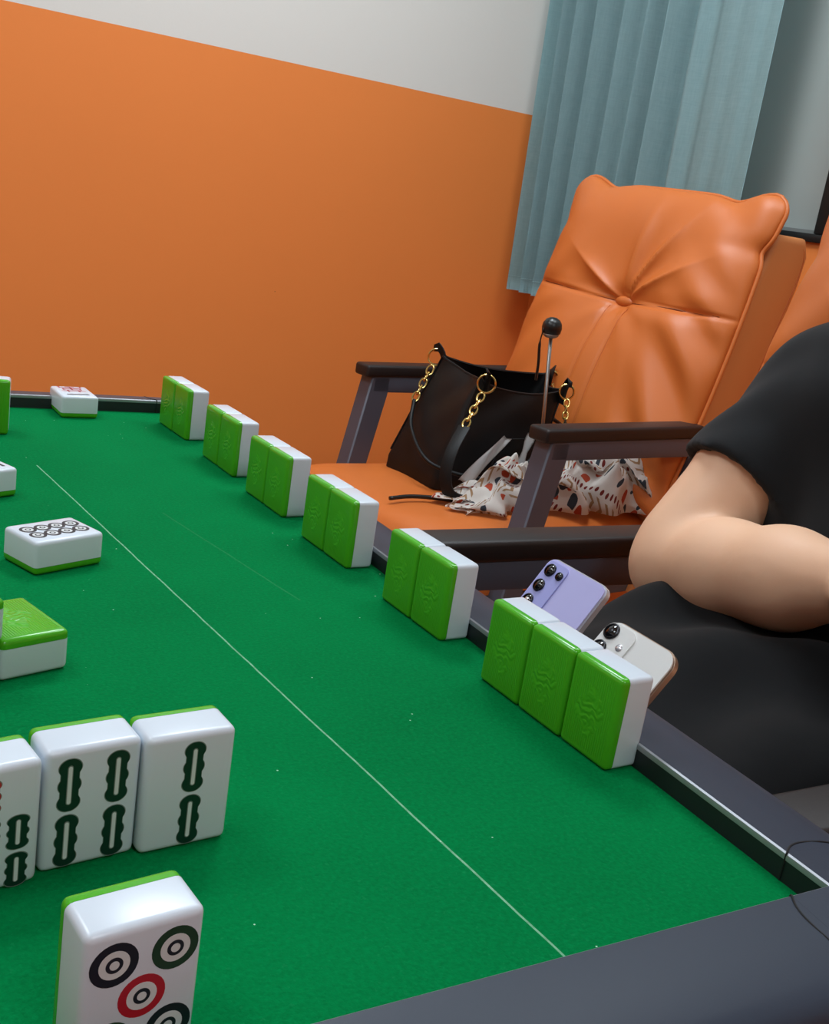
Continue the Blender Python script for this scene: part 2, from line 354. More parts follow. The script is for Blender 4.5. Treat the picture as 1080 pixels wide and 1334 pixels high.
# ------------------------------------------------------------------ table
TX0, TX1, TY0, TY1 = -0.472, 0.344, 0.2206, 1.0375
tcx, tcy = (TX0+TX1)/2, (TY0+TY1)/2
table = thing('mahjong_table', 'square mahjong table with green felt top and dark grey rails', 'table', (tcx, tcy, FL))
def tpart(name, bm, m, sm=40):
    o = link(name, bm, m, table); o.location = (-tcx, -tcy, Z0); return auto(o, sm)
bm = bmesh.new(); box(bm, (TX0-.004, TY0-.004, -.012), (TX1+.004, TY1+.004, 0)); tpart('felt', bm, M['felt'])
RW = 0.046
PROF = [(0.0006, .0127), (.020, .0112), (.034, .0086), (.040, .0070), (.0435, .0048), (.0455, .0015), (.046, -.004), (.046, -.040), (.002, -.040), (.0006, .0090)]
PIN = [(0, -.002), (0, .0096), (.0022, .0096), (.0022, -.002)]
PTR = [(-.0003, .0095), (-.0004, .0110), (-.0002, .0120), (.0006, .0126), (.0014, .0124), (.0014, .0095)]
def sweep(stations, prof):
    bm = bmesh.new(); rings = [[bm.verts.new((b[0]+n[0]*s, b[1]+n[1]*s, z)) for s, z in prof] for b, n in stations]
    k = len(prof)
    for A, B in zip(rings, rings[1:]):
        for i in range(k):
            vs4 = (A[i], A[(i+1) % k], B[(i+1) % k], B[i])
            try: bm.faces.new(vs4)
            except ValueError: pass
    bm.faces.new(rings[0][::-1]); bm.faces.new(rings[-1])
    bmesh.ops.remove_doubles(bm, verts=bm.verts, dist=1e-6); bmesh.ops.recalc_face_normals(bm, faces=bm.faces); return bm
CS = 0.0215; GAP = 0.00005
corners = [(TX0, TY0), (TX1, TY0), (TX1, TY1), (TX0, TY1)]; normals = [(0, -1), (1, 0), (0, 1), (-1, 0)]
for i in range(4):
    a, b = corners[i], corners[(i+1) % 4]; n = normals[i]; L = math.dist(a, b); d = ((b[0]-a[0])/L, (b[1]-a[1])/L)
    p0 = (a[0]+d[0]*(CS+GAP), a[1]+d[1]*(CS+GAP)); p1 = (b[0]-d[0]*(CS+GAP), b[1]-d[1]*(CS+GAP))
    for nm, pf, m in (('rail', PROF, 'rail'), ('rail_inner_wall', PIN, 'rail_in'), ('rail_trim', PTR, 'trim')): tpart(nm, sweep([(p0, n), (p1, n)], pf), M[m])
    c = b; n2 = normals[(i+1) % 4]; e = normals[i]  # corner cap at b
    d2 = ((corners[(i+2) % 4][0]-b[0])/L, (corners[(i+2) % 4][1]-b[1])/L)
    arc = [(c, (n[0]*math.cos(q)+n2[0]*math.sin(q), n[1]*math.cos(q)+n2[1]*math.sin(q))) for q in [k*math.pi/16 for k in range(9)]]
    st = [((c[0]-d[0]*CS, c[1]-d[1]*CS), n)]+arc+[((c[0]+d2[0]*CS, c[1]+d2[1]*CS), n2)]
    for nm, pf, m in (('corner_cap', PROF, 'rail'), ('corner_inner_wall', PIN, 'rail_in'), ('corner_trim', PTR, 'trim')): tpart(nm, sweep(st, pf), M[m])
    # curved dark seam between cap and rail, on both sides
    for (cc, dd, nn) in ((c, (-d[0], -d[1]), n), (c, d2, n2)):
        P = [(CS, -.0002, .0003), (CS, -.0002, .0100), (CS+.0002, .0004, .0129), (CS+.0035, .006, .0124), (CS+.0050, .014, .0117), (CS+.0040, .028, .0099), (CS+.001, .042, .0060)]
        tpart('seam', tube(spline([(cc[0]+dd[0]*t_+nn[0]*s, cc[1]+dd[1]*t_+nn[1]*s, z) for t_, s, z in P], 24), .00042, 6), M['seam'])
bm = bmesh.new(); box(bm, (TX0-.035, TY0-.035, -.10), (TX1+.035, TY1+.035, -.012), .006); tpart('apron', bm, M['rail'])
bm = bmesh.new(); box(bm, (tcx-.22, tcy-.22, -.70), (tcx+.22, tcy+.22, -.10), .02); tpart('pedestal', bm, M['rail_in'])
for sx in (-1, 1):
    bm = bmesh.new(); box(bm, (tcx+sx*.20-.05, tcy-.30, FL), (tcx+sx*.20+.05, tcy+.30, FL+.06), .012); tpart('foot', bm, M['rail'])
# pull-out tray on the right side, the phones stand in it
bm = bmesh.new(); box(bm, (.375, .47, -.165), (.490, .68, -.160)); box(bm, (.375, .47, -.160), (.380, .68, -.10)); box(bm, (.485, .47, -.160), (.490, .68, -.118)); box(bm, (.380, .47, -.160), (.485, .475, -.118)); box(bm, (.380, .675, -.160), (.485, .68, -.118))
tpart('pull_out_tray', bm, M['rail_in'])

# ------------------------------------------------------------------ mahjong tiles
H = 0.046; W = 0.0337; D = 0.0203; G = 0.0046
def half(keep_front):
    bm = box(bmesh.new(), (-W/2, -D/2, -H/2), (W/2, D/2, H/2), 0.0026, 4)
    y = D/2-G
    if keep_front: r = bmesh.ops.bisect_plane(bm, geom=bm.verts[:]+bm.edges[:]+bm.faces[:], plane_co=(0, y-.00008, 0), plane_no=(0, 1, 0), clear_outer=True)
    else: r = bmesh.ops.bisect_plane(bm, geom=bm.verts[:]+bm.edges[:]+bm.faces[:], plane_co=(0, y+.00008, 0), plane_no=(0, -1, 0), clear_outer=True)
    ed = [e for e in r['geom_cut'] if isinstance(e, bmesh.types.BMEdge)]
    bmesh.ops.contextual_create(bm, geom=ed); bmesh.ops.recalc_face_normals(bm, faces=bm.faces)
    me = bpy.data.meshes.new('tile_half'); bm.to_mesh(me); bm.free()
    for p in me.polygons: p.use_smooth = True
    b2 = bmesh.new(); b2.from_mesh(me)
    for e in b2.edges:
        if len(e.link_faces) == 2 and e.calc_face_angle(0) > .7: e.smooth = False
    b2.to_mesh(me); b2.free()
    return me
ME_BODY = half(True); ME_BACK = half(False); ME_BODY.materials.append(M['tile']); ME_BACK.materials.append(M['back'])
YF = -D/2
def plate(poly, layer, m, parent, name, label=None):
    """flat printed shape on the tile face; poly in face coordinates seen from the front (right, up)"""
    y1 = YF-0.00006*layer
    bm = prism(bmesh.new(), poly, YF+.0003, y1, lambda p, t_: (p[0], t_, p[1]))
    o = link(name, bm, M[m], parent, smooth=False)
    if label: o['label'] = label
    return o
def disc(cx, cz, r, n=28): return [(cx+r*math.cos(k*2*math.pi/n), cz+r*math.sin(k*2*math.pi/n)) for k in range(n)]
def stick_poly(cx, cz, w, h, n=56, g=0.0):
    w2, h2 = w/2+g, h/2+g; P = []
    for k in range(n):
        z = h2*math.cos(math.pi*k/n); q = z/h2
        hw = max([math.sqrt(max(0, 1-((q-c)/e)**2)) for c, e in ((-.66, .345), (0, .36), (.66, .345))]+[.80 if abs(q) < .8 else 0])*w2
        P.append((hw, z))
    P = P+[(-a, -b) for a, b in P]
    return [(cx+a, cz+b) for a, b in P]
def slot_poly(cx, cz, w, h, n=10):
    P = [(w/2*math.cos(a), h/2-w/2+w/2*math.sin(a)) for a in [math.pi*k/n for k in range(n+1)]]
    P += [(-x, -z) for x, z in P]; return [(cx+x, cz+z) for x, z in P]
def bamboo(parent, cx, cz, w, h, ink='ink_green'):
    b = plate(stick_poly(cx, cz, w, h, g=.00028), 1, 'ink_rim', parent, 'bamboo_mark'); plate(stick_poly(cx, cz, w, h), 2, ink, b, 'bamboo_fill'); plate(slot_poly(cx, cz, w*.25, h*.76), 3, 'ink_rim', b, 'slot_rim'); plate(slot_poly(cx, cz, w*.17, h*.72), 4, 'ink_white', b, 'slot')
def ring(parent, cx, cz, r, ink):
    b = plate(disc(cx, cz, r), 1, ink, parent, 'dot_mark'); plate(disc(cx, cz, r*.64), 2, 'ink_white', b, 'dot_ring'); plate(disc(cx, cz, r*.36), 3, 'ink_navy', b, 'dot_eye'); plate(disc(cx, cz, r*.20), 4, 'ink_white', b, 'dot_pupil')
def bars(parent, segs, m):
    for (x0, z0, x1, z1, wd) in segs:
        L = math.hypot(x1-x0, z1-z0); nx, nz = -(z1-z0)/L*wd/2, (x1-x0)/L*wd/2
        plate([(x0+nx, z0+nz), (x0-nx, z0-nz), (x1-nx, z1-nz), (x1+nx, z1+nz)], 1, m, parent, 'brush_stroke')
def tile(label, mtx, group=None):
    t = bpy.data.objects.new('mahjong_tile', None); COL.objects.link(t); t.empty_display_size = .01
    t.matrix_world = Matrix.Translation((0, 0, Z0)) @ mtx
    tag(t, label, 'mahjong tile', group)
    for n, me in (('tile_body', ME_BODY), ('tile_back', ME_BACK)):
        o = bpy.data.objects.new(n, me); COL.objects.link(o); o.parent = t
    t.children[1]['label'] = 'bright green back'
    return t
def place(x, y, a, i=0, mode='front', z=0.0, dx=0.0):
    """x, y: front left bottom corner (metres), a: yaw of the width axis in degrees, i: index along the row"""
    a = math.radians(a); U = Vector((math.cos(a), math.sin(a), 0)); V = Vector((-U.y, U.x, 0)); O = Vector((x, y, z))
    rz = Matrix.Rotation(a, 4, 'Z')
    if mode == 'front':   # white face towards the viewer
        c = O+U*(W*(i+.5)+dx)+V*D/2+Vector((0, 0, H/2)); return Matrix.Translation(c) @ rz
    if mode == 'back':    # green face towards the viewer
        c = O+U*(W*(i+.5)+dx)+V*D/2+Vector((0, 0, H/2)); return Matrix.Translation(c) @ rz @ Matrix.Rotation(math.pi, 4, 'Z')
    if mode == 'upU':     # lying, face up, long axis along U (top of the face to the right)
        c = O+U*H/2+V*W/2+Vector((0, 0, D/2)); return Matrix.Translation(c) @ rz @ Matrix.Rotation(-math.pi/2, 4, 'Z') @ Matrix.Rotation(-math.pi/2, 4, 'X')
    if mode == 'upV':     # lying, face up, long axis along V, top of the face towards the viewer
        c = O+U*W/2+V*H/2+Vector((0, 0, D/2)); return Matrix.Translation(c) @ rz @ Matrix.Rotation(math.pi, 4, 'Z') @ Matrix.Rotation(-math.pi/2, 4, 'X')
    if mode == 'downV':   # lying, face down, green up
        c = O+U*(W*(i+.5)+dx)+V*H/2+Vector((0, 0, D/2)); return Matrix.Translation(c) @ rz @ Matrix.Rotation(math.pi/2, 4, 'X')
S_ = 0.046
GR = 'tiles standing in a row along the right rail'
rows = [((6.97641, 9.40729), -87.298, 3, ['farthest of the three green-backed tiles standing before the phones', 'middle of the three green-backed tiles standing before the phones', 'nearest of the three green-backed tiles standing before the phones']),
        ((6.96877, 11.88708), -87.311, 2, 'pair just beyond the trio before the phones'), ((6.89274, 14.44786), -86.754, 2, 'second pair beyond the trio before the phones'),
        ((6.86719, 16.79425), -86.545, 2, 'fourth pair from the phones, third from the far rail'), ((6.87464, 19.09285), -86.93, 2, 'second pair from the far rail'), ((6.80248, 21.65493), -86.19, 2, 'pair nearest the far rail')]
for (p, a, n, lab) in rows:
    for i in range(n):
        l = lab[i] if isinstance(lab, list) else '%s green-backed standing tile of the %s' % (('farther', 'nearer')[i], lab)
        tile(l, place(p[0]*S_, p[1]*S_, a+random.uniform(-.35, .35), i, 'back'), GR)
GL = 'face-showing tiles standing at the left'
t = tile('white standing tile showing two green bamboo sticks one above the other', place(2.37419*S_, 7.11251*S_, 4.84), GL)
for cz in (.0096, -.0116): bamboo(t, .0012, cz, .0078, .0196)
t = tile('white standing tile showing four green bamboo sticks', place(1.63209*S_, 7.08941*S_, 6.84), GL)
for cx in (-.0083, .0083):
    for cz in (.0096, -.0116): bamboo(t, cx, cz, .0078, .0196)
t = tile('partly cut-off standing tile with a red stick above green bamboo sticks', place(.88657*S_, 6.9093*S_, 9.5), GL)
bamboo(t, 0, .0125, .0068, .0125, 'ink_red')
for cx in (-.0095, 0, .0095):
    for cz in (-.0022, -.0162): bamboo(t, cx, cz, .0072, .0125)
t = tile('nearest white standing tile showing round dots, dark, green and red', place(1.43855*S_, 5.05533*S_, 6.62), GL)
for cx, cz, ink in ((-.0085, .0125, 'ink_navy'), (.0085, .0125, 'ink_green2'), (0, 0, 'ink_red'), (-.0085, -.0125, 'ink_green2'), (.0085, -.0125, 'ink_navy')): ring(t, cx, cz, .0067, ink)
GF = 'tiles lying on the felt'
t = tile('white tile lying face up showing eight black dots', place(2.73948*S_, 13.13029*S_, 22.24, mode='upU'), GF)
for cx in (-.0052, .0052):
    for k in range(4): ring(t, cx, (k-1.5)*.0096, .0050, 'ink_navy')
t = tile('white tile lying face up by the far rail with red character', place(4.86575*S_, 21.7723*S_, 2.32, mode='upV'), GF)
bars(t, [(-.010, .0125, .010, .0138, .0034), (-.0105, .0140, -.006, .0128, .0022)], 'ink_navy')
bars(t, [(-.011, -.001, .011, -.001, .0016), (-.005, .003, -.005, -.004, .0016), (.005, .003, .005, -.004, .0016), (-.008, -.005, .008, -.005, .0014), (-.008, -.009, .008, -.009, .0014), (-.008, -.005, -.008, -.012, .0014), (.008, -.005, .008, -.012, .0014), (-.008, -.012, .008, -.012, .0014), (0, -.005, 0, -.019, .0016), (-.010, -.015, .010, -.015, .0016), (-.010, -.015, -.010, -.020, .0016), (.010, -.015, .010, -.020, .0018), (-.004, -.018, .004, -.0185, .0016)], 'ink_red')
FD = (1.86985*S_, 10.28274*S_, 16.54)
tile('green-backed tile lying face down, lower one beside the stacked tile', place(*FD, 0, 'downV'), GF)
tile('cut-off lower tile lying face down under another tile', place(*FD, -1, 'downV', dx=-.0006), GF)
tile('cut-off green-backed tile stacked on top of a face-down tile', place(*FD, -1, 'downV', z=D+.0001, dx=.0012), GF)
# tiles cut by the left edge of the photograph
def ground(px, py, z=0.0):
    d = F + RR*((px-540)/1421.4) - UU*((py-667)/1421.4); k = (z-0.23522)/d.z
    return Vector((d.x*k, d.y*k, z))
g = ground(22, 646); a = math.radians(24); g2 = g-Vector((math.cos(a), math.sin(a), 0))*H
t = tile('cut-off white tile lying face up with black strokes', place(g2.x, g2.y, 24, mode='upU'), GF)
bars(t, [(-.010, .0165, .010, .0165, .0022), (-.008, .0110, .008, .0110, .0022), (-.010, .0050, .010, .0050, .0022)], 'ink_navy')
g = ground(10, 567); a = math.radians(-12); g2 = g-Vector((math.cos(a), math.sin(a), 0))*W
tile('cut-off green-backed tile standing near the far rail', place(g2.x, g2.y, -12, mode='back'), 'tiles standing along the far rail')

# ------------------------------------------------------------------ armchairs (local x = backwards, origin at the front of the armrests, on the floor)
ZP = 0.66           # armrest top above the floor
def rim_x(z): return 0.504+0.28*(z-0.885)        # plane of the cushion rim, z above floor
def cushion_mesh(seed):
    rnd = random.Random(seed); zb, zt = 0.455, 1.105; TS = 0.615
    def outline(s, t):
        hw = 0.270+0.014*math.sin(math.pi*t)+0.020*max(0, (t-.84)/.16)-0.016*max(0, (t-.955)/.045)**2+0.012*max(0, (.12-t)/.12)-(0.010 if s < 0 else .003)*math.exp(-((t-.845)/.03)**2)
        z = zb+(zt-zb)*t
        if t > .8: q_ = min(1, max(0, (abs(s)-.58)/.32)); z += (t-.8)/.2*(0.013*q_*q_*(3-2*q_)-0.012*max(0, (abs(s)-.90)/.10)**2-0.010*math.exp(-((abs(s)-.62)/.15)**2))
        return s*hw, z
    def front(u, v):
        s = 2*u-1; s = math.copysign(abs(s)**.85, s); t = v
        y, z = outline(s, t)
        ex = (1-abs(s)**3.2); ez = (1-(abs(2*t-1))**5); b = 0.075*max(0, ex)**.55*max(0, ez)**.6*(1.0-.35*t)+0.012*max(0, ex)**.5
        if t > .999 or t < .001 or abs(s) > .999: b = 0
        dy, dz = y-0.0, (z-(zb+(zt-zb)*TS)); r = math.hypot(dy, dz*.9)
        b -= 0.020*math.exp(-(r/.030)**2)+0.020*math.exp(-(r/.10)**2)
        b -= (0.008*math.exp(-((dz-.012*(abs(dy)/.28)**2)/.0045)**2)+.008*math.exp(-((dz-.012*(abs(dy)/.28)**2)/.02)**2))*max(0, ex)**.3
        if dz < -.01:
            for c in (-.026, .026): b -= 0.0036*math.exp(-((dy-c)/.0032)**2)
        th = math.atan2(dz, dy); fall = math.exp(-((r-.10)/.085)**2)
        if dz > .005: b += 0.0085*fall*(1-2*abs(math.sin(th*4.5+.9*math.sin(th*3)))**.7)
        else: b += 0.0022*fall*math.sin(th*8+.6)
        # slanting pull wrinkles along the sides
        q = abs(s)
        b += (0.019 if s < 0 else .008)*max(0, q-.35)*1.6*(1-q**8)*math.sin(52*(z+0.95*q*.27)+(2.0 if s < 0 else 0)+1.2*math.sin(14*z))*(0.6+0.4*math.sin(9*z+2))
        b += 0.004*math.sin(17*z+9*y+seed)*(1-q**4)
        return y, z, b
    N1, N2 = 130, 190
    bm = bmesh.new(); V = []
    for i in range(N1+1):
        row = []
        for j in range(N2+1):
            y, z, b = front(i/N1, j/N2); cs = .963; sn = .27  # forward normal of the reclined plane
            row.append(bm.verts.new((rim_x(z)-b*cs, y, z+b*sn*.6)))
        V.append(row)
    for i in range(N1):
        for j in range(N2): bm.faces.new((V[i][j], V[i][j+1], V[i+1][j+1], V[i+1][j]))
    # back side: a shallow bulge
    B = []
    for i in range(N1+1):
        row = []
        for j in range(N2+1):
            if i in (0, N1) or j in (0, N2): row.append(V[i][j]); continue
            y, z = outline(2*i/N1-1, j/N2); s, t = 2*i/N1-1, j/N2
            row.append(bm.verts.new((rim_x(z)+.018*(1-s*s)*(1-(2*t-1)**2)**.5, y, z)))
        B.append(row)
    for i in range(N1):
        for j in range(N2):
            f = [B[i][j], B[i+1][j], B[i+1][j+1], B[i][j+1]]
            if len(set(f)) == 4:
                try: bm.faces.new(f)
                except ValueError: pass
    bmesh.ops.recalc_face_normals(bm, faces=bm.faces)
    edge = []
    for j in range(0, N2+1, 2): y, z = outline(-1, j/N2); edge.append((rim_x(z), y, z))
    for i in range(1, 40): y, z = outline(2*i/40-1, 1); edge.append((rim_x(z), y, z))
    for j in range(N2, -1, -2): y, z = outline(1, j/N2); edge.append((rim_x(z), y, z))
    def at(y, dz):
        best = None; z = zb+(zt-zb)*TS+dz; t = (z-zb)/(zt-zb); hw = outline(1, t)[0]; s = y/hw
        u = (math.copysign(abs(s)**(1/.85), s)+1)/2; yy, zz, b = front(u, t); return (rim_x(zz)-b*.947, yy, zz+b*.322*.6)
    return bm, edge, at
def armchair(label, loc, rz, seed):
    c = thing('armchair', label, 'armchair', loc, (0, 0, rz), 'orange leather armchairs')
    # seat cushion
    bm = bmesh.new()
    def seat(u, v):
        s = 2*v-1; x = -0.20+u*0.66; q = 2*u-1
        return (x, s*.262, .395+.065*(max(0, 1-abs(s)**8)**.5)*(max(0, 1-abs(q)**10)**.5)+.004*math.sin(9*x+5*s))
    bm = grid(36, 30, seat)
    low = [v for v in bm.verts if v.is_boundary]
    es = [e for e in bm.edges if e.is_boundary]; r = bmesh.ops.extrude_edge_only(bm, edges=es)
    nv = [g_ for g_ in r['geom'] if isinstance(g_, bmesh.types.BMVert)]
    for v in nv: v.co.z = .335
    bmesh.ops.contextual_create(bm, geom=[e for e in bm.edges if e.is_boundary]); bmesh.ops.recalc_face_normals(bm, faces=bm.faces)
    auto(link('seat', bm, M['leather'], c), 50)
    bm = bmesh.new(); box(bm, (-.17, -.25, .295), (.46, .25, .336), .006); auto(link('seat_frame', bm, M['frame'], c))
    # reclined back shell
    sh = bmesh.new(); zs = [.30, .36, .5, .65, .8, .95, 1.01, 1.035, 1.045]; off0 = .016
    prof = []
    for k, z in enumerate(zs): prof.append((rim_x(z)+off0+(0 if z < 1.0 else (z-1.0)*.35), z))
    top = zs[-1]; back = [(rim_x(z)+off0+.146-(0 if z < 1.0 else (z-1.0)*.8), z) for z in zs[::-1]]
    prism(sh, prof+back, -.272, .272, lambda p, t_: (p[0], t_, p[1]))
    side = [e for e in sh.edges if abs(abs(e.verts[0].co.y)-.272) < 1e-5 and abs(e.verts[0].co.y-e.verts[1].co.y) < 1e-5]
    bmesh.ops.bevel(sh, geom=side, offset=.014, segments=3, profile=.5, affect='EDGES')
    auto(link('back_shell', sh, M['leather_dark'], c), 45)
    for s in (-1, 1):
        pts = [(rim_x(z)+off0+.124, s*.2715, z) for z in (.36, .6, .8, 1.0)]+[(rim_x(1.03)+off0+.06, s*.268, 1.037)]
        link('shell_seam', tube(spline(pts, 20), .0016, 6), M['thread'], c)
    bm, edge, at = cushion_mesh(seed)
    cu = link('back_cushion', bm, M['leather'], c)
    link('piping', tube(edge, .0048, 8), M['leather'], cu)
    bt = bmesh.new(); bmesh.ops.create_uvsphere(bt, u_segments=20, v_segments=10, radius=1.0)
    p = at(0, 0)
    for v in bt.verts: v.co = Vector((p[0]-.009, 0, p[2]+.003))+Vector((v.co.x*.009, v.co.y*.027, v.co.z*.0115))
    link('button', bt, M['leather'], cu)
    for y in (-.026, .026): link('stitched_line', tube([Vector(at(y, -.014-k*.0145))+Vector((-.0006, 0, 0)) for k in range(24)], .0009, 5), M['thread'], cu)
    for s in (-1, 1): link('cross_seam', tube([Vector(at(s*(.028+k*.0118), .012*((.028+k*.0118)/.28)**2))+Vector((-.0002, 0, 0)) for k in range(20)], .0014, 5), M['seamline'], cu)
    # arms
    for s in (-1, 1):
        y0, y1 = sorted((s*.252, s*.298))
        pad = bmesh.new(); box(pad, (0, y0-.002, ZP-.026), (.44, y1+.002, ZP), .006, 3)
        for v in pad.verts:
            if v.co.x < .06: v.co.z -= (.06-v.co.x)*.10
        ap = auto(link('armrest_pad', pad, M['pad'], c), 60)
        bm = bmesh.new(); box(bm, (.022, y0+.002, ZP-.064), (.46, y1-.002, ZP-.026), .003); auto(link('arm_beam', bm, M['frame'], c))
        ps = bmesh.new(); prism(ps, [(.018, ZP-.030), (.066, ZP-.030), (.066, ZP-.064), (-.028, .12), (-.076, .12)], y0+.002, y1-.002, lambda p, t_: (p[0], t_, p[1]))
        bmesh.ops.bevel(ps, geom=ps.edges[:], offset=.003, segments=1, affect='EDGES'); auto(link('front_post', ps, M['frame'], c))
        ps = bmesh.new(); prism(ps, [(.42, ZP-.03), (.46, ZP-.03), (.50, .12), (.46, .12)], y0+.002, y1-.002, lambda p, t_: (p[0], t_, p[1])); auto(link('rear_post', ps, M['frame'], c))
        ps = bmesh.new(); box(ps, (-.10, y0+.002, .0), (.55, y1-.002, .045), .004); box(ps, (-.076, y0+.002, .045), (-.028, y1-.002, .122)); box(ps, (.46, y0+.002, .045), (.50, y1-.002, .122)); auto(link('floor_runner', ps, M['frame'], c))
        br = bmesh.new(); box(br, (.0, min(s*.23, s*.256), .30), (.44, max(s*.23, s*.256), .33), .002); auto(link('side_bracket', br, M['frame'], c))
    return c
C1 = (1.116, 1.787, FL); C1R = math.radians(8.3)
armchair('orange tufted leather armchair with the handbag, in the far corner', C1, C1R, 1)
armchair('orange leather armchair behind the person in black', (0.549, 0.680, FL), math.radians(-1.2), 2)
def c1(x, y, z):  # chair-1 local to scene coordinates (z above floor)
    return Vector((C1[0]+x*math.cos(C1R)-y*math.sin(C1R), C1[1]+x*math.sin(C1R)+y*math.cos(C1R), z-Z0))

# ------------------------------------------------------------------ handbag on the far seat
SEAT = -.299
bag = thing('handbag', 'black leather handbag with gold chain handles on the orange seat', 'handbag', (1.25, 1.85, SEAT))
def bp(name, bm, m, parent=None, ang=50):
    o = link(name, bm, m, parent or bag)
    if parent is None: o.location = (-1.25, -1.85, -SEAT)
    return auto(o, ang)
def bag_pt(a, v, ins=0.0):
    """a in 0..1 around the outline, v 0..1 up"""
    q = a*4; k = int(q) % 4; f = q-int(q)
    bot = [Vector((1.095, 1.955)), Vector((1.115, 1.760)), Vector((1.365, 1.775)), Vector((1.400, 1.960))]
    top = [Vector((1.180, 1.925)), Vector((1.180, 1.765)), Vector((1.405, 1.775)), Vector((1.455, 1.905))]
    P = [b.lerp(t_, v) for b, t_ in zip(bot, top)]; c = sum(P, Vector((0, 0)))/4
    p = P[k].lerp(P[(k+1) % 4], f)
    # round the corners and bulge
    e = min(f, 1-f); p = p.lerp(c, 0.055*max(0, 1-e/.10)**2+ins)
    bl = math.sin(math.pi*min(1, max(0, v)))*.016*math.sin(math.pi*f); p = p+(p-c).normalized()*bl
    zt = [-.055, -.072, -.085, -.075]; z1 = zt[k]+(zt[(k+1) % 4]-zt[k])*f
    sag = (.020 if k in (1,) else .012)*math.sin(math.pi*f)**.6
    if k in (0, 2): p = p.lerp(c, .16*math.sin(math.pi*f)*v)
    z = SEAT+.001+(z1-sag-SEAT)*v
    wv = .0025*math.sin(23*a+9*v)+.002*math.sin(41*a-13*v)
    return Vector((p.x+wv*v, p.y+wv*v, z))
NA, NV = 96, 26
bm = bmesh.new()
V = [[bm.verts.new(bag_pt(i/NA, (j/NV)**.9, .04*max(0, 1-j/2.0))) for j in range(NV+1)] for i in range(NA)]
I = [[bm.verts.new(bag_pt(i/NA, j/NV, .035)-Vector((0, 0, .004*(1-j/NV)))) for j in range(8, NV+1)] for i in range(NA)]
for i in range(NA):
    n = (i+1) % NA
    for j in range(NV): bm.faces.new((V[i][j], V[n][j], V[n][j+1], V[i][j+1]))
    for j in range(NV-8): bm.faces.new((I[i][j], I[i][j+1], I[n][j+1], I[n][j]))
    bm.faces.new((V[i][NV], V[n][NV], I[n][NV-8], I[i][NV-8]))
bm.faces.new([V[i][0] for i in range(NA)][::-1]); bm.faces.new([I[i][0] for i in range(NA)])
bmesh.ops.recalc_face_normals(bm, faces=bm.faces); bp('bag_body', bm, M['bag'])
bp('rim_piping', tube([bag_pt(i/NA, 1.0, .017)+Vector((0, 0, .001)) for i in range(NA)], .0026, 6, closed=True), M['bag'])
for a in (.01, .25, .5, .75): bp('corner_seam', tube([bag_pt(a, k/20)+(bag_pt(a, k/20)-Vector((1.26, 1.85, bag_pt(a, k/20).z))).normalized()*.0015 for k in range(3, 21)], .0018, 6), M['bag'])
# stitched pocket outline on the front panel
bp('pocket_seam', tube([bag_pt(.36, .28)+Vector((0, -.004, 0)), bag_pt(.36, .55)+Vector((0, -.004, 0)), bag_pt(.42, .56)+Vector((0, -.004, 0))], .0012, 5), M['bag_in'])
def torus(c, r, rr, ax1, ax2, n=22, sq=1.0):
    return tube([Vector(c)+Vector(ax1)*r*math.cos(k*2*math.pi/n)+Vector(ax2)*r*sq*math.sin(k*2*math.pi/n) for k in range(n)], rr, 7, closed=True)
view = Vector((.86, -.49, 0)).normalized(); upv = Vector((.05, .10, 1)).normalized()
def chain(p0, p1, n, parent):
    p0, p1 = Vector(p0), Vector(p1); d = (p1-p0)/n
    for k in range(n):
        c = p0+d*(k+.5); t_ = d.normalized(); sd = (view if k % 2 == 0 else (view*.35+Vector((0, 1, 0))*.8)).normalized(); sd = (sd-t_*sd.dot(t_)).normalized()
        bp('chain_link', torus(c, d.length*.68, .0019, t_, sd, 16, .62), M['gold'], parent)
def handle(pts_rings, chains, strap, name):
    h = bp(name, tube(spline(strap, 60), .0042, flat=(.024, .004) if name == 'front_handle' else None), M['bag'])
    for (c, r, tabp) in pts_rings:
        bp('ring', torus(c, r, .0022, view, upv), M['gold'], h)
        tb = tube(spline([Vector(tabp)+Vector((0, 0, -.028)), Vector(tabp)+Vector((0, -.004, .004)), Vector(c)+upv*r+Vector((0, 0, .006)), Vector(c)+upv*r*.7], 12), .005, flat=(.019, .0035)); bp('ring_tab', tb, M['bag'], h)
    for (a, b, n) in chains: chain(a, b, n, h)
# back handle and front handle
handle([((1.182, 1.935, -.062), .0170, (1.190, 1.925, -.062)), ((1.462, 1.905, -.083), .0150, (1.452, 1.900, -.075))],
       [((1.172, 1.932, -.082), (1.132, 1.915, -.150), 5), ((1.456, 1.895, -.098), (1.440, 1.86, -.150), 4)],
       [(1.132, 1.915, -.150), (1.108, 1.868, -.200), (1.106, 1.775, -.245), (1.190, 1.728, -.262), (1.268, 1.728, -.255), (1.335, 1.742, -.215), (1.40, 1.76, -.165), (1.437, 1.84, -.16), (1.440, 1.86, -.150)], 'back_handle')
handle([((1.192, 1.752, -.078), .0175, (1.200, 1.765, -.075)), ((1.398, 1.762, -.086), .0150, (1.396, 1.772, -.085))],
       [((1.183, 1.747, -.098), (1.138, 1.722, -.158), 5), ((1.398, 1.756, -.102), (1.392, 1.742, -.150), 4)],
       [(1.138, 1.722, -.158), (1.104, 1.700, -.200), (1.092, 1.690, -.245), (1.104, 1.680, -.282), (1.150, 1.668, -.290), (1.205, 1.668, -.272), (1.262, 1.676, -.235), (1.320, 1.690, -.195), (1.375, 1.72, -.160), (1.392, 1.742, -.150)], 'front_handle')
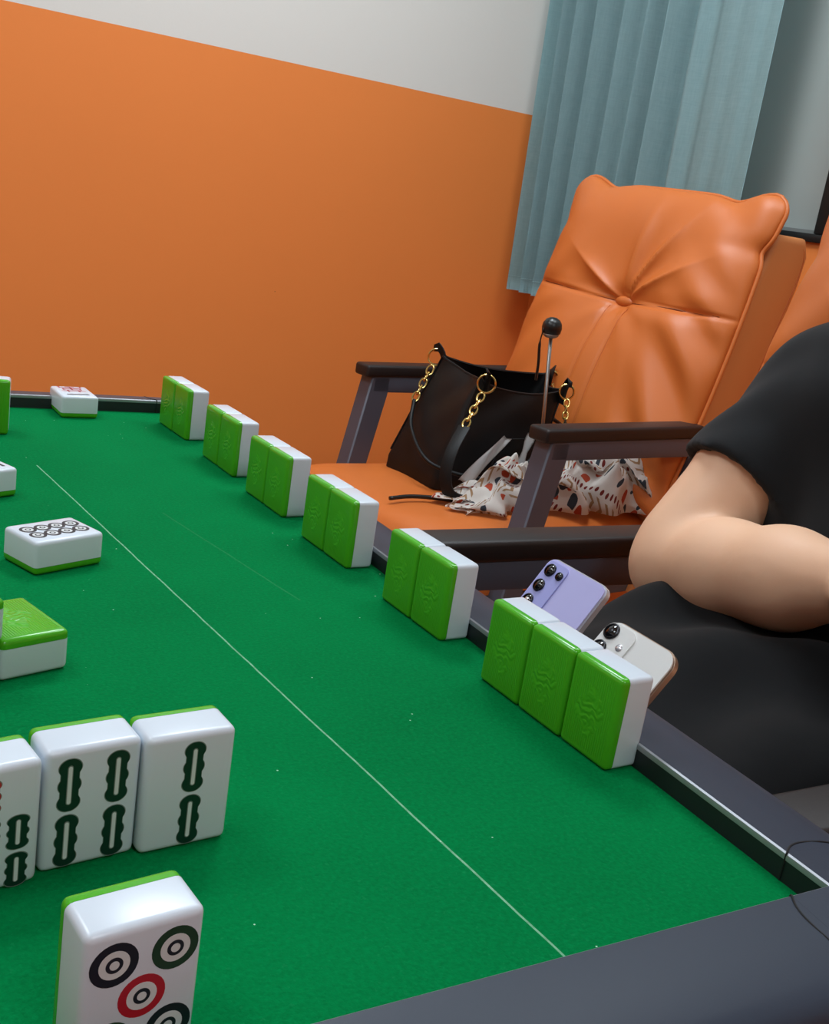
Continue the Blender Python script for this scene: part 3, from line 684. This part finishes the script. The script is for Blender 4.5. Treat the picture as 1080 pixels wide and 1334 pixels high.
# crinkled white packet leaning on the bag front
def packet(u, v):
    p = Vector((1.155, 1.715, -.268)).lerp(Vector((1.245, 1.728, -.178)), v)+(Vector((.036, .005, -.012)))*(u-.5)*(1-.35*v)
    return p+Vector((0, .003*math.sin(6*u+5*v), .0015*math.sin(8*u)))
bm = grid(16, 20, packet); bmesh.ops.solidify(bm, geom=bm.faces[:], thickness=.0012)
tag(link('packet', bm, M['paper']), 'crumpled white packet leaning against the black handbag', 'packet')
def packet2(u, v):
    p = Vector((1.262, 1.700, -.245)).lerp(Vector((1.300, 1.722, -.168)), v)+(Vector((.020, .002, -.006)))*(u-.5)
    return p+Vector((0, .003*math.sin(9*v+3*u), 0))
bm = grid(6, 16, packet2); bmesh.ops.solidify(bm, geom=bm.faces[:], thickness=.0012)
tag(link('paper_slip', bm, M['paper']), 'narrow white paper slip beside the crumpled packet', 'paper')
# patterned scarf, crumpled on the seat: thrown folds given by guide curves
def scarf_fn(u, v):
    # u along the length (left to right), v across
    x = 1.085+u*.50
    ridge = [(0, .006), (.05, .015), (.12, .038), (.20, .075), (.28, .080), (.36, .060), (.44, .080), (.54, .115), (.62, .105), (.70, .130), (.78, .125), (.88, .075), (1, .006)]
    for (a, ha), (b, hb) in zip(ridge, ridge[1:]):
        if a <= u <= b: f = (u-a)/(b-a); f = f*f*(3-2*f); h = ha+(hb-ha)*f; break
    y = 1.592+.020*math.sin(3.2*u)+v*.118-.018*u
    prof = math.sin(math.pi*min(1, v*1.06))**.7
    cr = min(1, .25+u*3.5)*(.016*math.sin(26*u+7*v+2*math.sin(11*v))+.012*math.sin(44*u-15*v+1.7*math.sin(19*u))+.008*math.sin(80*u+31*v))
    z = SEAT+.004+max(0, h*prof+cr*prof*.9)
    return (x+.014*math.sin(21*v+15*u), y+.014*math.sin(33*u+8*v), z)
bm = grid(120, 48, scarf_fn, uv=lambda a, b: (b*.75+a*.55, a*2.0-b*.5)); bmesh.ops.solidify(bm, geom=bm.faces[:], thickness=.0012)
tag(link('printed_scarf', bm, M['scarf']), 'white cotton scarf with red flowers and chevrons crumpled on the orange seat', 'scarf')
# cord on the seat
tag(link('cord', tube(spline([(.985, 1.70, SEAT+.004), (1.03, 1.705, SEAT+.006), (1.08, 1.70, SEAT+.005), (1.13, 1.675, SEAT+.005), (1.20, 1.645, SEAT+.006), (1.26, 1.62, SEAT+.005)], 30), .0042, 8), M['blackpl']), 'thin black cord lying along the front of the orange seat', 'cord')
# metal rod with a black ball on top
rod = thing('ball_topped_rod', 'thin metal rod with black ball knob standing behind the near armrest', 'rod', (1.208, 1.545, SEAT))
link('rod', tube([(0, 0, 0), (-.040, 0, .352)], .0034, 10), M['steel'], rod)
o = link('ball', lathe([(0, -.014), (.010, -.014), (.0165, -.009), (.0178, 0), (.0165, .0075), (.012, .014), (.006, .0172), (0, .018)]), M['blackpl'], rod); o.location = (-.041, 0, .364)
o = link('metal_collar', lathe([(0, -.0178), (.008, -.0178), (.0135, -.0145), (.0150, -.0118), (.012, -.0105), (0, -.0105)]), M['steel'], rod); o.location = (-.041, 0, .364)
link('hanging_cord', tube(spline([(-.058, 0, .362), (-.060, .001, .335), (-.056, 0, .300), (-.055, 0, .270)], 14), [.0012]*5+[.0026]*10, 6), M['blackpl'], rod)

# ------------------------------------------------------------------ phones in the tray
def phone(name, label, top_mid, width, length, thick, ang, m_back, m_edge, rad):
    """local: x = width (seen left to right), y = down the back from the top edge, z = out of the back"""
    t = thing(name, label, 'phone', (0, 0, 0))
    ex = Vector((0.02, -1, 0)).normalized(); ey = Vector((-math.cos(ang), 0, -math.sin(ang))); ey = (ey-ex*ey.dot(ex)).normalized(); ez = ex.cross(ey)
    if ez.z < 0: ez = -ez
    mt = Matrix(((ex.x, ey.x, ez.x, top_mid[0]), (ex.y, ey.y, ez.y, top_mid[1]), (ex.z, ey.z, ez.z, top_mid[2]+Z0), (0, 0, 0, 1)))
    t.matrix_world = mt
    def rr(w_, l_, r_, z0, z1, x0=0, y0=0, n=8):
        P = []
        for cx, cy, a0 in ((w_/2-r_, r_, -90), (w_/2-r_, l_-r_, 0), (-w_/2+r_, l_-r_, 90), (-w_/2+r_, r_, 180)):
            P += [(x0+cx+r_*math.cos(math.radians(a0+90*k/n)), y0+cy+r_*math.sin(math.radians(a0+90*k/n))) for k in range(n+1)]
        return prism(bmesh.new(), P, z0, z1, lambda p, q: (p[0], p[1], q))
    b = rr(width, length, rad, -thick, -.0006); bmesh.ops.bevel(b, geom=[e for e in b.edges if abs(e.verts[0].co.z-e.verts[1].co.z) < 1e-7], offset=.0014, segments=2, affect='EDGES')
    auto(link('phone_body', b, m_edge, t), 50)
    b = rr(width-.0022, length-.0022, rad-.001, -.0012, 0, 0, .0011); auto(link('back_glass', b, m_back, t), 50)
    b = rr(width-.004, length-.004, rad-.002, -thick-.0004, -thick+.001, 0, .002); auto(link('screen', b, M['lens'], t), 50)
    return t, rr
def lens(t, x, y, r, z=.0012, shine=False):
    l = link('camera_lens', lathe([(0, 0), (r, 0), (r, .0012), (r*.93, .0017), (r*.8, .0017)], 24), M['lensring'], t); l.location = (x, y, z)
    g_ = link('lens_glass', lathe([(0, .0013), (r*.82, .0013), (r*.80, .0016), (0, .0018)], 24), M['lens'], l)
    link('lens_iris', lathe([(0, .0018), (r*.34, .00185), (r*.3, .0020), (0, .0021)], 16), M['glint'] if shine else M['lensring'], l)  # pale iris paints a glint into the shining lens
ph, rr = phone('smartphone', 'lilac smartphone with a column of black camera lenses behind the tiles', (.543, .626, -.020), .0725, .160, .0082, math.radians(54), M['lilac'], M['chrome'], .0085)
auto(link('camera_plate', rr(.0255, .060, .005, 0, .0012, -.0205, .0035), M['lilac2'], ph), 50)
for k in range(3): lens(ph, -.0255, .0115+k*.0150, .0056, shine=(k == 2))
lens(ph, -.0128, .0125, .0036)
ph, rr = phone('smartphone', 'pearl white smartphone with two large lenses behind the nearest tiles', (.523, .521, -.028), .0705, .150, .0080, math.radians(50), M['pearl'], M['rosegold'], .0125)
auto(link('camera_plate', rr(.0300, .0300, .0075, 0, .0012, -.0185, .0030), M['pearl'], ph), 50)
lens(ph, -.0258, .0105, .0065); lens(ph, -.0258, .0258, .0065)
o = link('flash', lathe([(0, 0), (.0030, 0), (.0028, .0006), (0, .0006)], 20), M['chrome'], ph); o.location = (-.0108, .0180, .0012)

# ------------------------------------------------------------------ person (signed distance modelling, one continuous surface)
def sdf_mesh(prims, lo, hi, vox, cuts=None, disp=None):
    lo = np.array(lo); hi = np.array(hi); n = np.ceil((hi-lo)/vox).astype(int)+1
    ax = [lo[i]+vox*np.arange(n[i]) for i in range(3)]
    D_ = np.full(n, 0.3, np.float32)
    def sub(c0, c1, pad):
        s = []
        for i in range(3):
            a = max(0, int((c0[i]-pad-lo[i])/vox)); b = min(n[i], int((c1[i]+pad-lo[i])/vox)+2); s.append(slice(a, max(a, b)))
        return tuple(s)
    for p in prims:
        kind = p[0]; k = p[-1]
        if kind == 'cone': _, a, ra, b, rb, _k = p; a, b = np.array(a, float), np.array(b, float); c0, c1 = np.minimum(a, b)-max(ra, rb), np.maximum(a, b)+max(ra, rb)
        else: _, c, r, rot, _k = p; c = np.array(c, float); mr = max(r); c0, c1 = c-mr, c+mr
        s = sub(c0, c1, 0.03+k)
        if any(q.start >= q.stop for q in s): continue
        X, Y, Z = np.meshgrid(ax[0][s[0]], ax[1][s[1]], ax[2][s[2]], indexing='ij')
        if kind == 'cone':
            d = b-a; L2 = max(1e-9, float(d@d)); t_ = np.clip(((X-a[0])*d[0]+(Y-a[1])*d[1]+(Z-a[2])*d[2])/L2, 0, 1)
            q = np.sqrt((X-a[0]-t_*d[0])**2+(Y-a[1]-t_*d[1])**2+(Z-a[2]-t_*d[2])**2)-(ra+(rb-ra)*t_)
        else:
            P = np.stack([X-c[0], Y-c[1], Z-c[2]], -1)
            if rot is not None: P = P @ np.array(rot)   # columns are the local axes
            ln = np.sqrt(((P/np.array(r))**2).sum(-1)); ln2 = np.sqrt(((P/np.array(r)**2)**2).sum(-1))+1e-6
            q = ln*(ln-1)/ln2
        o_ = D_[s]; h = np.clip(0.5+0.5*(o_-q)/k, 0, 1) if k > 0 else (q < o_).astype(float)
        D_[s] = q*h+o_*(1-h)-k*h*(1-h)
    if disp is not None or cuts is not None:
        X, Y, Z = np.meshgrid(*ax, indexing='ij')
        if disp is not None: D_ = D_+disp(X, Y, Z)
        if cuts is not None: D_ = cuts(D_, X, Y, Z)
    # surface nets
    ins = D_ < 0
    cnt = np.zeros(np.array(n)-1, np.int8)
    for i in (0, 1):
        for j in (0, 1):
            for k_ in (0, 1): cnt += ins[i:n[0]-1+i, j:n[1]-1+j, k_:n[2]-1+k_]
    act = (cnt > 0) & (cnt < 8); idx = np.argwhere(act); vid = -np.ones(act.shape, int); vid[act] = np.arange(len(idx))
    acc = np.zeros((len(idx), 3)); cn = np.zeros(len(idx))
    cs = [(i, j, k_) for i in (0, 1) for j in (0, 1) for k_ in (0, 1)]
    val = {c_: D_[idx[:, 0]+c_[0], idx[:, 1]+c_[1], idx[:, 2]+c_[2]].astype(float) for c_ in cs}
    for a in cs:
        for d in range(3):
            if a[d]: continue
            b = list(a); b[d] = 1; b = tuple(b); va, vb = val[a], val[b]; m_ = (va < 0) != (vb < 0)
            t_ = np.where(m_, va/(va-vb+1e-12*(va == vb)), 0); pt = np.tile(np.array(a, float), (len(idx), 1)); pt[:, d] += t_
            acc[m_] += pt[m_]; cn += m_
    verts = lo+(idx+acc/cn[:, None])*vox
    faces = []
    for d in range(3):
        u, v = (d+1) % 3, (d+2) % 3; sl = [slice(1, n[q]-1) for q in range(3)]; sl2 = list(sl); sl[d] = slice(0, n[d]-1); sl2[d] = slice(1, n[d])
        A, B = ins[tuple(sl)], ins[tuple(sl2)]; e = np.argwhere(A != B); off = np.ones(3, int); off[d] = 0; e = e+off
        sg = ins[e[:, 0], e[:, 1], e[:, 2]]
        du = np.zeros(3, int); du[u] = 1; dv = np.zeros(3, int); dv[v] = 1
        q = [e-du-dv, e-dv, e, e-du]; q = np.stack([vid[c_[:, 0], c_[:, 1], c_[:, 2]] for c_ in q], 1)
        q[~sg] = q[~sg][:, ::-1]; faces.append(q)
    faces = np.concatenate(faces)
    # light smoothing
    ed = np.concatenate([faces[:, [0, 1]], faces[:, [1, 2]], faces[:, [2, 3]], faces[:, [3, 0]]])
    for _ in range(2):
        sm = np.zeros_like(verts); c_ = np.zeros(len(verts)); np.add.at(sm, ed[:, 0], verts[ed[:, 1]]); np.add.at(c_, ed[:, 0], 1); np.add.at(sm, ed[:, 1], verts[ed[:, 0]]); np.add.at(c_, ed[:, 1], 1)
        verts = verts*.5+.5*sm/np.maximum(c_, 1)[:, None]
    me = bpy.data.meshes.new('surface'); me.from_pydata(verts.tolist(), [], faces.tolist()); me.update()
    return me
PY = 0.625                                             # centre line of the body
HIP = (.955, PY, -.185); CHEST = (1.010, PY, .055); NECK = (1.000, PY-.01, .215); HEAD = (.965, PY-.02, .335)
SR = (.992, .795, .105); ER = (.829, .815, -.096); WR_ = (.800, .575, -.022)   # right arm (far side)
SL = (.985, .450, .105); EL = (.945, .398, -.055); WL = (.760, .388, -.062)
KR = (.470, .715, -.285); AR = (.420, .720, -.665); KL = (.470, .545, -.285); AL = (.430, .535, -.665)
def hand(wrist, elbow, curl_to, side):
    w_, e_ = Vector(wrist), Vector(elbow); d = (w_-e_).normalized(); up_ = Vector(curl_to).normalized(); s_ = d.cross(up_).normalized()*side; up_ = s_.cross(d).normalized()*side
    P = []; pal = w_+d*.045
    for f, (off, ln, r) in enumerate(((.030, .072, .0085), (.010, .080, .0088), (-.010, .074, .0085), (-.029, .058, .0076))):
        b = w_+d*.080+s_*off; k1 = b+d*ln*.42-up_*ln*.14; k2 = k1+d*ln*.22-up_*ln*.26; k3 = k2+d*ln*.02-up_*ln*.24
        P += [('cone', w_+d*.02+s_*off*.6, .013, b, .0105, .010), ('cone', b, r*1.05, k1, r, .004), ('cone', k1, r, k2, r*.93, .003), ('cone', k2, r*.93, k3, r*.82, .003)]
    tb = w_+d*.028+s_*.030; t1 = tb+d*.030+s_*.022-up_*.010; t2 = t1+d*.026+s_*.004-up_*.012
    P += [('cone', w_+d*.02+s_*.012, .016, tb, .014, .010), ('cone', tb, .012, t1, .0098, .004), ('cone', t1, .0098, t2, .0085, .003)]
    return P
body = [
    ('ell', HIP, (.125, .175, .115), None, .04), ('cone', HIP, .115, (.985, PY, -.06), .105, .05), ('ell', CHEST, (.108, .165, .150), None, .05), ('cone', (.99, PY-.10, .10), .075, (.99, PY+.10, .10), .075, .05),
    ('cone', (.998, PY, .12), .060, NECK, .052, .03), ('cone', NECK, .050, (.985, PY-.015, .265), .050, .02),
    # head facing the table: cranium, face, jaw, brow, nose, ears
    ('ell', (.975, PY-.02, .365), (.093, .076, .098), None, .02), ('ell', (.930, PY-.02, .318), (.056, .060, .078), None, .025), ('ell', (.905, PY-.02, .258), (.028, .030, .022), None, .02),
    ('cone', (.886, PY-.045, .352), .012, (.886, PY+.005, .352), .012, .012), ('cone', (.880, PY-.02, .342), .007, (.862, PY-.02, .308), .0115, .008), ('cone', (.872, PY-.032, .304), .006, (.872, PY-.008, .304), .006, .006),
    ('ell', (.875, PY-.02, .276), (.012, .024, .009), None, .008), ('ell', (.985, PY-.098, .325), (.020, .008, .030), None, .008), ('ell', (.985, PY+.058, .325), (.020, .008, .030), None, .008),
    # right arm
    ('cone', (.985, PY+.10, .12), .060, SR, .062, .04), ('cone', SR, .060, (.912, .810, .012), .056, .02), ('cone', (.912, .810, .012), .056, (.846, .816, -.070), .050, .015), ('ell', ER, (.042, .044, .042), None, .018),
    ('cone', (.831, .806, -.094), .044, (.826, .735, -.072), .051, .014), ('cone', (.826, .735, -.072), .051, (.812, .65, -.046), .046, .02), ('cone', (.812, .65, -.046), .046, WR_, .033, .02),
    # left arm
    ('cone', (.985, PY-.10, .12), .060, SL, .062, .04), ('cone', SL, .060, (.962, .42, .02), .052, .02), ('cone', (.962, .42, .02), .052, EL, .043, .015),
    ('cone', EL, .042, (.87, .394, -.055), .042, .016), ('cone', (.87, .394, -.055), .042, WL, .029, .02),
    # legs
    ('cone', (.86, PY+.085, -.205), .088, KR, .058, .03), ('cone', KR, .056, (.44, .718, -.42), .056, .02), ('cone', (.44, .718, -.42), .056, AR, .036, .02), ('cone', (AR[0], AR[1], -.70), .034, (.31, .73, -.725), .028, .02),
    ('cone', (.86, PY-.085, -.205), .088, KL, .058, .03), ('cone', KL, .056, (.44, .54, -.42), .056, .02), ('cone', (.44, .54, -.42), .056, AL, .036, .02), ('cone', (AL[0], AL[1], -.70), .034, (.32, .525, -.725), .028, .02),
] + hand(WR_, (.812, .65, -.046), (-.3, 0, 1), 1) + hand(WL, (.87, .394, -.055), (-.3, 0, 1), -1)
person = thing('person', 'person in a black short-sleeved shirt seated with a bent bare arm', 'person', (.90, PY, FL))
def pp(name, me, m):
    o = link(name, me, m, person); o.location = (-.90, -PY, Z0); return o
pp('body', sdf_mesh(body, (.24, .28, -.758), (1.18, .92, .50), .006), M['skin'])
# shirt
def np_cone(X, Y, Z, a, ra, b, rb):
    a, b = np.array(a), np.array(b); d = b-a; t_ = np.clip(((X-a[0])*d[0]+(Y-a[1])*d[1]+(Z-a[2])*d[2])/(d@d), 0, 1)
    return np.sqrt((X-a[0]-t_*d[0])**2+(Y-a[1]-t_*d[1])**2+(Z-a[2]-t_*d[2])**2)-(ra+(rb-ra)*t_)
def sub_arm(D_, X, Y, Z):
    # each sleeve: a widening tube cut across at the hem, hollow round the arm, then blended into the torso
    for (s0, e0, hem, rad) in ((SR, ER, .150, (.070, .072, .080)), (SL, EL, .115, (.070, .072, .078))):
        a, b = np.array(s0), np.array(e0); d = (b-a)/np.linalg.norm(b-a); m_ = a+d*.08; e = a+d*.22
        q = np.minimum(np_cone(X, Y, Z, a, rad[0], m_, rad[1]), np_cone(X, Y, Z, m_, rad[1], e, rad[2]))
        t_ = (X-a[0])*d[0]+(Y-a[1])*d[1]+(Z-a[2])*d[2]
        w_ = .0022*np.sin(70*t_+30*Z)*np.sin(40*Y+20*X)+.0015*np.sin(60*(X+Y)-45*t_)
        q = np.maximum(q+w_, t_-hem-.006*np.sin(22*(Y-X)))
        near = np.sqrt((X-a[0]-t_*d[0])**2+(Y-a[1]-t_*d[1])**2+(Z-a[2]-t_*d[2])**2)
        q = np.where(t_ > hem-.025, np.maximum(q, -(near-.0605)), q)
        h = np.clip(.5+.5*(D_-q)/.025, 0, 1); D_ = q*h+D_*(1-h)-.025*h*(1-h)
    nd = np.sqrt((X-.985)**2+(Y-PY+.01)**2)-.066
    D_ = np.where(Z > .165, np.maximum(D_, -nd), D_)
    return D_
def folds(X, Y, Z):
    return .0035*np.sin(38*X+22*Z+6*np.sin(9*Z+5*Y))*np.sin(17*Y+11*Z)+.0065*np.sin(30*(X*.7+Z*.7)+4*np.sin(14*Y))*np.clip((.16-Z)/.2, 0, 1)
shirt = [('ell', (.965, PY, -.165), (.140, .200, .115), None, .04), ('cone', (.97, PY, -.15), .120, (.99, PY, -.04), .118, .05), ('ell', (1.008, PY, .055), (.122, .178, .162), None, .05), ('cone', (.99, PY-.12, .112), .080, (.99, PY+.12, .112), .080, .05),
         ('cone', (.99, PY, .13), .08, (.99, PY, .190), .070, .03),
         ('cone', (.985, PY+.12, .115), .070, SR, .068, .04), ('cone', (.985, PY+.125, .05), .085, (.965, PY+.12, -.11), .090, .04), ('cone', (.985, PY-.12, .115), .070, SL, .068, .04)]
pp('shirt', sdf_mesh(shirt, (.70, .28, -.31), (1.20, .95, .26), .006, cuts=sub_arm, disp=folds), M['shirt'])
def folds2(X, Y, Z):
    return .009*np.sin(34*Y+9*np.sin(7*X)+5*X)*np.clip((X-.42)/.2, 0, 1)+.003*np.sin(60*Y-30*X)
def cut2(D_, X, Y, Z): return np.maximum(D_, -.66-Z)
skirt = [('ell', (.94, PY, -.20), (.145, .195, .100), None, .04), ('cone', (.86, PY+.100, -.195), .115, (.480, .735, -.262), .090, .06), ('cone', (.86, PY-.085, -.200), .115, (.480, .545, -.262), .090, .06),
         ('cone', (.80, PY, -.200), .100, (.52, PY, -.262), .075, .06), ('cone', (.470, .715, -.278), .076, (.43, .718, -.62), .082, .04), ('cone', (.470, .545, -.278), .076, (.43, .54, -.62), .082, .04)]
pp('trousers', sdf_mesh(skirt, (.30, .36, -.70), (1.10, .90, -.05), .007, disp=folds2, cuts=cut2), M['pants'])
hair = [('ell', (.992, PY-.02, .378), (.098, .088, .104), None, .02), ('ell', (1.03, PY-.02, .30), (.062, .082, .110), None, .03), ('cone', (1.01, PY-.095, .36), .022, (1.005, PY-.10, .23), .018, .02), ('cone', (1.01, PY+.055, .36), .022, (1.005, PY+.06, .23), .018, .02)]
def hcut(D_, X, Y, Z): return np.maximum(D_, -(np.sqrt(((X-.905)/.060)**2+((Y-PY+.02)/.062)**2+((Z-.325)/.090)**2)-1)*.05)
pp('hair', sdf_mesh(hair, (.86, .46, .17), (1.12, .75, .50), .005, cuts=hcut, disp=lambda X, Y, Z: .0015*np.sin(190*Y+30*X)), M['hair'])
for s in (-1, 1):
    e = bmesh.new(); bmesh.ops.create_uvsphere(e, u_segments=16, v_segments=10, radius=.0115); o = pp('eye', e, M['eye']); o.location = (.8845-.90, s*.031-.02, .335+Z0)
    i_ = bmesh.new(); bmesh.ops.create_uvsphere(i_, u_segments=12, v_segments=8, radius=.0055); k = link('iris', i_, M['iris'], o); k.location = (-.0072, 0, 0)
    pp('eyebrow', tube([(.880, PY-.02+s*.016, .356), (.876, PY-.02+s*.032, .360), (.884, PY-.02+s*.046, .355)], .0026, 6), M['hair'])
lp = bmesh.new(); bmesh.ops.create_uvsphere(lp, u_segments=16, v_segments=8, radius=1)
for v in lp.verts: v.co = Vector((v.co.x*.006, v.co.y*.022, v.co.z*.0065))
o = pp('lips', lp, M['lip']); o.location = (.864-.90, -.02, .276+Z0)
for (ax_, ay_, tx_, ty_) in ((AR[0], AR[1], .31, .73), (AL[0], AL[1], .32, .525)):
    pp('shoe', sdf_mesh([('ell', (ax_-.02, ay_, -.722), (.075, .045, .036), None, .02), ('ell', (tx_+.01, ty_, -.730), (.085, .046, .028), None, .03)], (tx_-.12, min(ay_, ty_)-.08, -.759), (ax_+.10, max(ay_, ty_)+.08, -.66), .005, cuts=lambda D_, X, Y, Z: np.maximum(D_, -.758-Z)), M['blackpl'])
bpy.context.view_layer.update()
